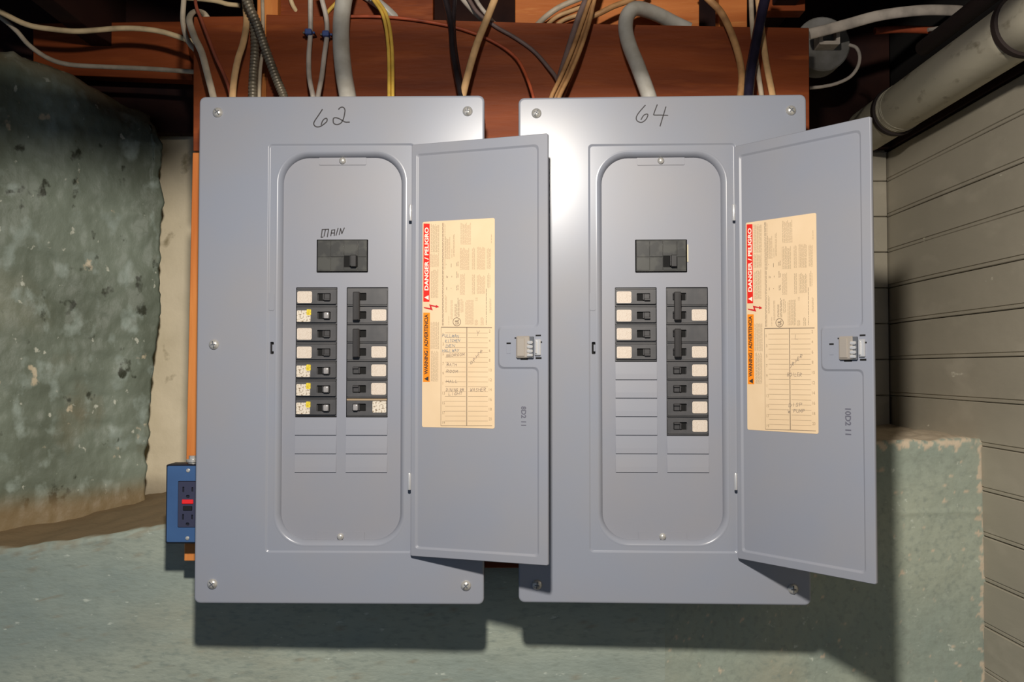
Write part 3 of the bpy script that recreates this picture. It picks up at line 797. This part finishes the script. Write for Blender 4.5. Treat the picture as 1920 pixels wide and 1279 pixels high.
handL = [('pen', 'PULLMAN', rx(85), ry(190), rx(360), ry(195), 5), ('pen', 'KITCHEN', rx(135), ry(270), rx(380), ry(262), 5), ('pen', 'DEN', rx(145), ry(350), rx(300), ry(345), 5), ('pen', 'HALLWAY', rx(85), ry(425), rx(365), ry(420), 5),
         ('pencil', 'DRYER', rx(545), ry(610), rx(740), ry(400), 6), ('pencil', 'BEDROOM', rx(155), ry(500), rx(455), ry(480), 5), ('pencil', 'BATH', rx(160), ry(640), rx(330), ry(640), 5), ('pencil', 'ROOM', rx(155), ry(745), rx(350), ry(745), 5),
         ('pencil', 'HALL', rx(150), ry(905), rx(350), ry(905), 5), ('pencil', 'DINING RM', rx(150), ry(1035), rx(440), ry(1035), 5), ('pencil', 'LIGHT', rx(190), ry(1095), rx(420), ry(1095), 5), ('pencil', 'WASHER', rx(540), ry(1040), rx(800), ry(1030), 6), ('pencil', 'Y', rx(640), ry(165), rx(700), ry(160), 9)]
def sx(x): return 1440 + (x / 7.11) - 611.5
def sy(y): return 600 + y / 7.11 - 4
handR = [('pencil', 'L', sx(420), sy(270), sx(480), sy(265), 8), ('pencil', 'DRYER', sx(340), sy(630), sx(520), sy(470), 6), ('pencil', 'BOILER', sx(310), sy(735), sx(510), sy(735), 6), ('pencil', 'DISP', sx(325), sy(1120), sx(515), sy(1110), 6), ('pencil', 'W PUMP', sx(310), sy(1200), sx(545), sy(1190), 6)]
CX62 = (XU(373, 180) + XU(907, 180) + XU(363, 1131) + XU(907, 1131)) / 4
CX64 = (XU(973, 180) + XU(1511, 180) + XU(970, 1135) + XU(1516, 1135)) / 4
load_center(CX62, 62, six2, 'left gray breaker panel numbered 62 with its door open', dict(L=['single', 'arc', 'single', 'single', 'arc', 'arc', 'arc'], R=['double', 'double', 'single', 'single', 'copper'], Ln=7, Rn=7),
            math.atan2(82.5, 252), ((407, 210), (877, 210), (400, 646), (397, 1096), (874, 1097)), MAIN, handL, ('8D2 11', 757, 793), 265, math.radians(-1.0))
load_center(CX64, 64, six4, 'right gray breaker panel numbered 64 with its door open', dict(L=['single'] * 4, R=['double', 'double'] + ['single'] * 4, Ln=4, Rn=8),
            math.atan2(205, 177), ((1006, 210), (1480, 210), (1007, 1099), (1484, 1102)), None, handR, ('10D2 11', 752, 798), 266, math.radians(-2.3))

# ------------------------------------------------------------------ outlet
OY = 62
c0 = P(310.5, 871.5, OY); c1 = P(394, 1020, OY)
t = empty('outlet', (((c0 + c1) / 2).x, OY * U, c1.z)); tag(t, 'blue outlet box with red test button beside the left panel', 'outlet')
W2 = (c1.x - c0.x) / 2 / U; HH = (c0.z - c1.z) / U
bm = B(-W2, W2, 2.5, 110 - OY, 0, HH, bev=2); obj('box', bm, BLUED, t)
bm = bmesh.new()
l = [ring(bm, rr(-W2 + i, W2 - i, i, HH - i, 3, 3), y) for i, y in ((2.6, 4), (2.6, 1.5), (4, 0))]
bridge(bm, l[0], l[1], False); bridge(bm, l[1], l[2], False)
gh = rr(-19.5, 19.5, HH / 2 - 45, HH / 2 + 45, 2, 2)
h_ = ring(bm, gh, 0); fill(bm, [l[2], h_]); bridge(bm, h_, ring(bm, gh, 5), False)
obj('faceplate', bm, BLUE, t)
bm = bmesh.new()
def slots(zc): return [rr(-10.5, -7, zc + 2, zc + 13, .6, 1), rr(7, 10.5, zc + 3, zc + 12, .6, 1), rr(-3.5, 3.5, zc - 9, zc - 3, 2.5, 3)]
hl = slots(HH / 2 + 21) + slots(HH / 2 - 32)
plate(bm, rr(-18.5, 18.5, HH / 2 - 44, HH / 2 + 44, 2, 2), hl, -.8, 5); rec = obj('receptacle', bm, RECEP, t)
obj('slot_back', B(-18, 18, 4, 6, HH / 2 - 43, HH / 2 + 43), VOID, t)
obj('test_button', B(-11, 11, -3, 0, HH / 2 + .8, HH / 2 + 9.2, bev=1), REDB, t)
obj('reset_button', B(-9, 9, -2.6, 0, HH / 2 - 12, HH / 2 - 3, bev=1), BLACK, t)
for zc in (11, HH - 11):
    bm = bmesh.new(); lathe(bm, (0, 0, zc), [(4, .2), (3.6, -1.4), (1.5, -2.2)], 12); obj('screw', bm, ZINC, t, 40)
bm = bmesh.new(); lathe(bm, (0, 26, HH - 3), [(10, 0), (10, 6), (13, 6), (13, 11), (8, 12), (8, 18)], 14, 'z'); obj('conduit_connector', bm, ZINC, t, 40)

# ------------------------------------------------------------------ cables
def cable(name, pts, wpx, m, label, cat='cable', group=None, flat=1.0, drop=None, bx=False, n=10, k=8):
    """pts: (px, py, Y); the tube is built where those points stand in the room"""
    v = [P(a, b, Y) for a, b, Y in pts]
    Ym = sum(p[2] for p in pts) / len(pts)
    r = wpx / 2 * (F + Ym) / F * U
    if drop: v.append(Vector((v[-1].x + (v[-1].x - v[-2].x) * .25, v[-1].y, CZ + (ZT - 5) * U)))
    sp = smooth_pts(v, k)
    bm = bmesh.new(); wob = None
    if bx:
        sp = smooth_pts(v, 26); wob = lambda i: 1.0 + .13 * (1 if (i // 2) % 2 else -.6)
    tube(bm, sp, r, n, flat, wob)
    o = obj(name, bm, m, None, None if bx else 60, scale=1)
    return tag(o, label, cat, group)
E = 78   # depth at which cables enter the tops of the panels
cable('cable', [(-30, 8, 330), (0, 22, 340), (50, 46, 360), (100, 55, 370), (150, 58.5, 380), (230, 53, 390), (290, 57, 390), (335, 69, 390), (375, 84, 390)], 10.5, CREAM, 'upper white cable swagging across the left beam')
cable('cable', [(-30, 18, 380), (0, 32, 385), (30, 57, 390), (55, 85, 395), (90, 109, 395), (130, 121, 395), (200, 125.5, 395), (280, 129, 395), (380, 136, 395)], 9, CREAMG, 'lower white cable swagging across the left beam')
cable('cable', [(347, -30, 190), (344, 10, 185), (343, 40, 185), (349, 68, 190), (358, 85, 196), (372, 98, 200)], 10, CREAMG, 'short gray cable curling round the top left corner of the board')
cable('cable', [(394, 44, 202), (382, 26, 192), (366, 21, 158), (355, 36, 122), (364, 68, 112), (378, 98, 105), (388, 135, 92), (400, 182, E)], 13, CREAMG, 'gray-white flat cable at the far left end of the left panel top', flat=.6, drop=1)
cable('cable', [(366, -10, 150), (368, 12, 138), (378, 38, 130), (391, 72, 126), (405, 108, 122), (420, 140, 112), (431, 172, 100)], 6.5, COPD, 'thin reddish copper wire left of the beige cable', cat='wire', drop=1)
cable('cable', [(458, -10, 175), (461, 18, 150), (462, 45, 132), (456, 80, 112), (446, 112, 100), (439, 148, 90), (436, 182, E)], 13, BEIGE, 'beige flat cable left of the armored cables', flat=.6, drop=1)
cable('cable', [(340, -4, 230), (372, -2, 225), (405, 2, 220), (428, 8, 215), (450, 10, 215)], 9, CREAM, 'white cable lying level above the board at upper left')
cable('armored_cable', [(452, -30, 120), (462, 0, 112), (480, 40, 104), (493, 78, 98), (506, 115, 92), (520, 152, 84), (532, 182, E)], 15.5, BXM, 'gray spiral armored cable leaning right toward the number 62', bx=True, drop=1)
cable('armored_cable', [(458, -30, 150), (468, 10, 142), (477, 55, 130), (478, 100, 110), (475, 140, 95), (474, 182, E)], 15.5, BXM, 'gray spiral armored cable hanging straight beside the beige cable', bx=True, drop=1)
cable('cable', [(492, -10, 170), (493, 40, 140), (493, 90, 125), (488, 130, 110), (486, 182, E + 10)], 7, CREAMG, 'thin pale cable between the two armored cables', drop=1)
cable('cable', [(541, -20, 200), (547, 5, 205), (555, 20, 215), (566, 34, 230)], 8.5, CREAM, 'short white cable dropping behind the board left of the clipped pair')
cable('cable', [(582, -30, 120), (582, 20, 125), (582, 62, 132), (579, 105, 120), (580, 145, 98), (587, 182, E)], 9.5, OFFW, 'left white cable of the pair held by blue clips', group=None, drop=1)
cable('cable', [(596, -30, 120), (605, 5, 125), (612, 35, 130), (613, 66, 132), (608, 105, 120), (603, 145, 104), (596, 182, E + 12)], 9.5, OFFW, 'right white cable of the pair held by blue clips', drop=1)
for px, py, lb in ((579.5, 62, 'blue cable clip on the left white cable'), (612, 65.5, 'blue cable clip on the right white cable')):
    c = P(px, py, 130); t = empty('cable_clip', (c.x, BY * U, c.z)); tag(t, lb + ' above panel 62', 'clip', 'blue cable clips')
    bm = B(-7, 7, -34, -14, -6, 6, bev=3, seg=2); obj('saddle', bm, CLIPB, t)
    for s in (-1, 1):
        bm = bmesh.new(); lathe(bm, (s * 10, 0, 0), [(2, -.0), (2, -24), (3, -24), (2, -26)], 8, 'y'); obj('nail', bm, CLIPB if s > 0 else BXM, t)
cable('service_cable', [(655, -40, 120), (646, -5, 115), (640, 40, 110), (640, 90, 102), (645, 140, 90), (652, 182, E)], 32, SEG, 'thick gray service cable entering panel 62 beside the clipped pair', drop=1, n=16)
for i, dx in enumerate((0, 7)):
    cable('cable', [(690 + dx, -14, 150), (703 + dx, 4, 142), (717 + dx, 26, 130), (725 + dx, 60, 118), (729 + dx, 110, 102), (729.5 + dx, 182, E)], 6.6, YELC, ('left' if i == 0 else 'right') + ' yellow wire of the pair entering panel 62 right of the service cable', cat='wire', drop=1)
cable('service_cable', [(672, -20, 200), (700, 0, 205), (725, 20, 212), (752, 46, 225)], 20, SEG, 'gray cable sloping down behind the board right of the yellow pair')
cable('cable', [(650, -14, 205), (630, 6, 205), (612, 26, 210), (604, 44, 220)], 7, YELC, 'short yellowish cable sloping behind the board beside the clipped pair')
cable('wire', [(640, 31, 146), (700, 31, 146), (760, 35, 146), (820, 44, 145), (870, 56, 145), (925, 78, 143), (965, 106, 136), (985, 138, 116), (1000, 182, E)], 6, COPPER, 'thin copper wire arching across the board into panel 64', cat='wire', drop=1)
cable('cable', [(826, -30, 130), (838, 10, 128), (846, 50, 122), (849, 95, 112), (857, 140, 96), (865, 182, E)], 12, BLKC, 'black cable entering panel 62 left of a cream cable', drop=1)
cable('cable', [(856, -30, 150), (852, 5, 145), (850, 45, 138), (853, 90, 126), (861, 140, 108), (868, 182, E + 14)], 9, BLKC, 'thinner black cable crossing behind the black one', drop=1)
cable('cable', [(940, -35, 116), (927, 0, 112), (912, 38, 108), (896, 78, 102), (881, 126, 92), (867, 182, E)], 14, BEIGE, 'cream cable slanting into the right end of panel 62', flat=.7, drop=1)
cable('cable', [(868, -20, 165), (880, 0, 160), (897, 25, 148), (930, 50, 146), (965, 70, 146), (1000, 95, 145), (1028, 126, 138), (1045, 150, 125), (1052, 182, 100)], 7.5, DGRY, 'dull gray wire arching down the board to panel 64', cat='wire', drop=1)
cable('cable', [(855, -20, 185), (872, 2, 180), (890, 22, 178), (908, 38, 184), (930, 56, 200)], 12, OFFW, 'dim gray-white cable behind the slanting cream cable')
cable('cable', [(885, -20, 170), (893, 0, 165), (905, 18, 158), (920, 36, 160), (935, 52, 185)], 8, OFFW, 'pale thin cable beside the dim gray-white one')
# bundle into panel 64
for i, (dx, dy, lb) in enumerate(((-7.5, 0, 'left'), (0, 11, 'middle'), (7.5, 2, 'right'))):
    cable('cable', [(1122 + dx * .5, -35, 126 + dy), (1110 + dx * .6, 0, 120 + dy), (1098 + dx * .9, 42, 112 + dy), (1081 + dx, 92, 102 + dy), (1060 + dx, 142, 90 + dy), (1041 + dx, 182, E + dy)], 8.2, TAN, lb + ' brown cable of the twisted three entering the left of panel 64', drop=1)
cable('cable', [(1108, -20, 150), (1090, 20, 142), (1076, 60, 134), (1062, 105, 120), (1050, 145, 104), (1046, 182, 96)], 12, DGRY, 'gray cable behind the three twisted brown cables', drop=1)
cable('cable', [(1215, -18, 160), (1182, 0, 150), (1150, 12, 146), (1122, 26, 146), (1100, 34, 150)], 11, TAN, 'tan cable sloping down left across the orange block')
cable('cable', [(1120, -14, 172), (1085, -2, 166), (1050, 13, 166), (1025, 30, 172), (1004, 50, 196)], 11, CREAMG, 'upper pale cable fanning left over the orange block')
cable('cable', [(1100, 10, 178), (1072, 20, 174), (1045, 31, 176), (1022, 50, 200)], 8, BEIGE, 'middle pale cable fanning left over the orange block')
cable('cable', [(1100, 24, 184), (1078, 30, 180), (1056, 38, 182), (1038, 52, 200)], 8, BEIGE, 'lower pale cable fanning left over the orange block')
cable('service_cable', [(1292, 56, 198), (1264, 43, 194), (1230, 26, 165), (1195, 16, 128), (1177, 28, 112), (1173, 55, 108), (1181, 88, 102), (1196, 125, 92), (1217, 182, E)], 28, SEG, 'thick gray service cable bending over the board into panel 64', drop=1, n=16)
cable('cable', [(1308, -20, 150), (1332, 2, 142), (1353, 25, 132), (1371, 62, 120), (1385, 105, 106), (1391, 145, 92), (1388, 182, E)], 13.5, TAN, 'tan cable curving down left of the dark navy cable', drop=1)
cable('cable', [(1408, -20, 165), (1409, 20, 155), (1411, 55, 145), (1416, 100, 128), (1422, 140, 110), (1428, 182, E + 16)], 9.5, CREAMG, 'gray-cream cable passing behind the dark navy cable', drop=1)
cable('cable', [(1444, -35, 112), (1434, 0, 108), (1425, 40, 104), (1416, 88, 98), (1407, 138, 88), (1402, 182, E)], 20, NAVY, 'dark navy cable near the right end of the top of panel 64', drop=1, n=14)
cable('cable', [(1420, -20, 150), (1424, 20, 146), (1430, 70, 136), (1437, 120, 112), (1449, 182, E)], 12.5, BEIGE, 'rightmost cream cable entering the top of panel 64', flat=.6, drop=1)
# right side fittings in the dark corner
cable('cable', [(1517, 64, 250), (1545, 57, 250), (1590, 45, 250), (1650, 29, 250), (1720, 20, 250), (1770, 19, 252), (1815, 22, 258), (1850, 30, 300)], 21, OFFW, 'fat white cable crossing the dark upper right corner', flat=.5, n=14)
cable('pipe', [(1640, 58, 330), (1690, 55, 330), (1750, 57, 330)], 14, COPPER, 'short copper pipe behind the fat white cable', cat='pipe', n=14)
cable('cable', [(1740, 56, 300), (1765, 52, 300), (1790, 46, 305)], 8, OFFW, 'short pale cable end under the fat white cable')
cable('wire', [(1592, 84, 262), (1606, 90, 256), (1612, 106, 254), (1608, 126, 256), (1594, 144, 262), (1570, 156, 270), (1545, 162, 276), (1518, 165, 280)], 6.5, OFFW, 'thin pale loop of wire below the round box at upper right', cat='wire')
c = P(1543, 82, 320); t = empty('junction_box', (c.x, 320 * U, c.z)); tag(t, 'round gray junction box in the dark corner right of panel 64', 'junction box')
jm = mat('box_gray', (126, 124, 120), .6, 0, (108, 106, 100), 40)
bm = bmesh.new(); lathe(bm, (0, 0, 0), [(62, 50), (62, 2), (59, -1), (20, -2)], 36); obj('box_body', bm, jm, t, 40)
bm = bmesh.new(); plate(bm, rr(-22, 24, -16, 22, 3, 2), [rr(-14, 16, -8, 16, 2, 2)], -40, -3); obj('cable_clamp', bm, OFFW, t)
bm = B(-14, 16, -20, -4, -8, 16); obj('clamp_center', bm, jm, t)
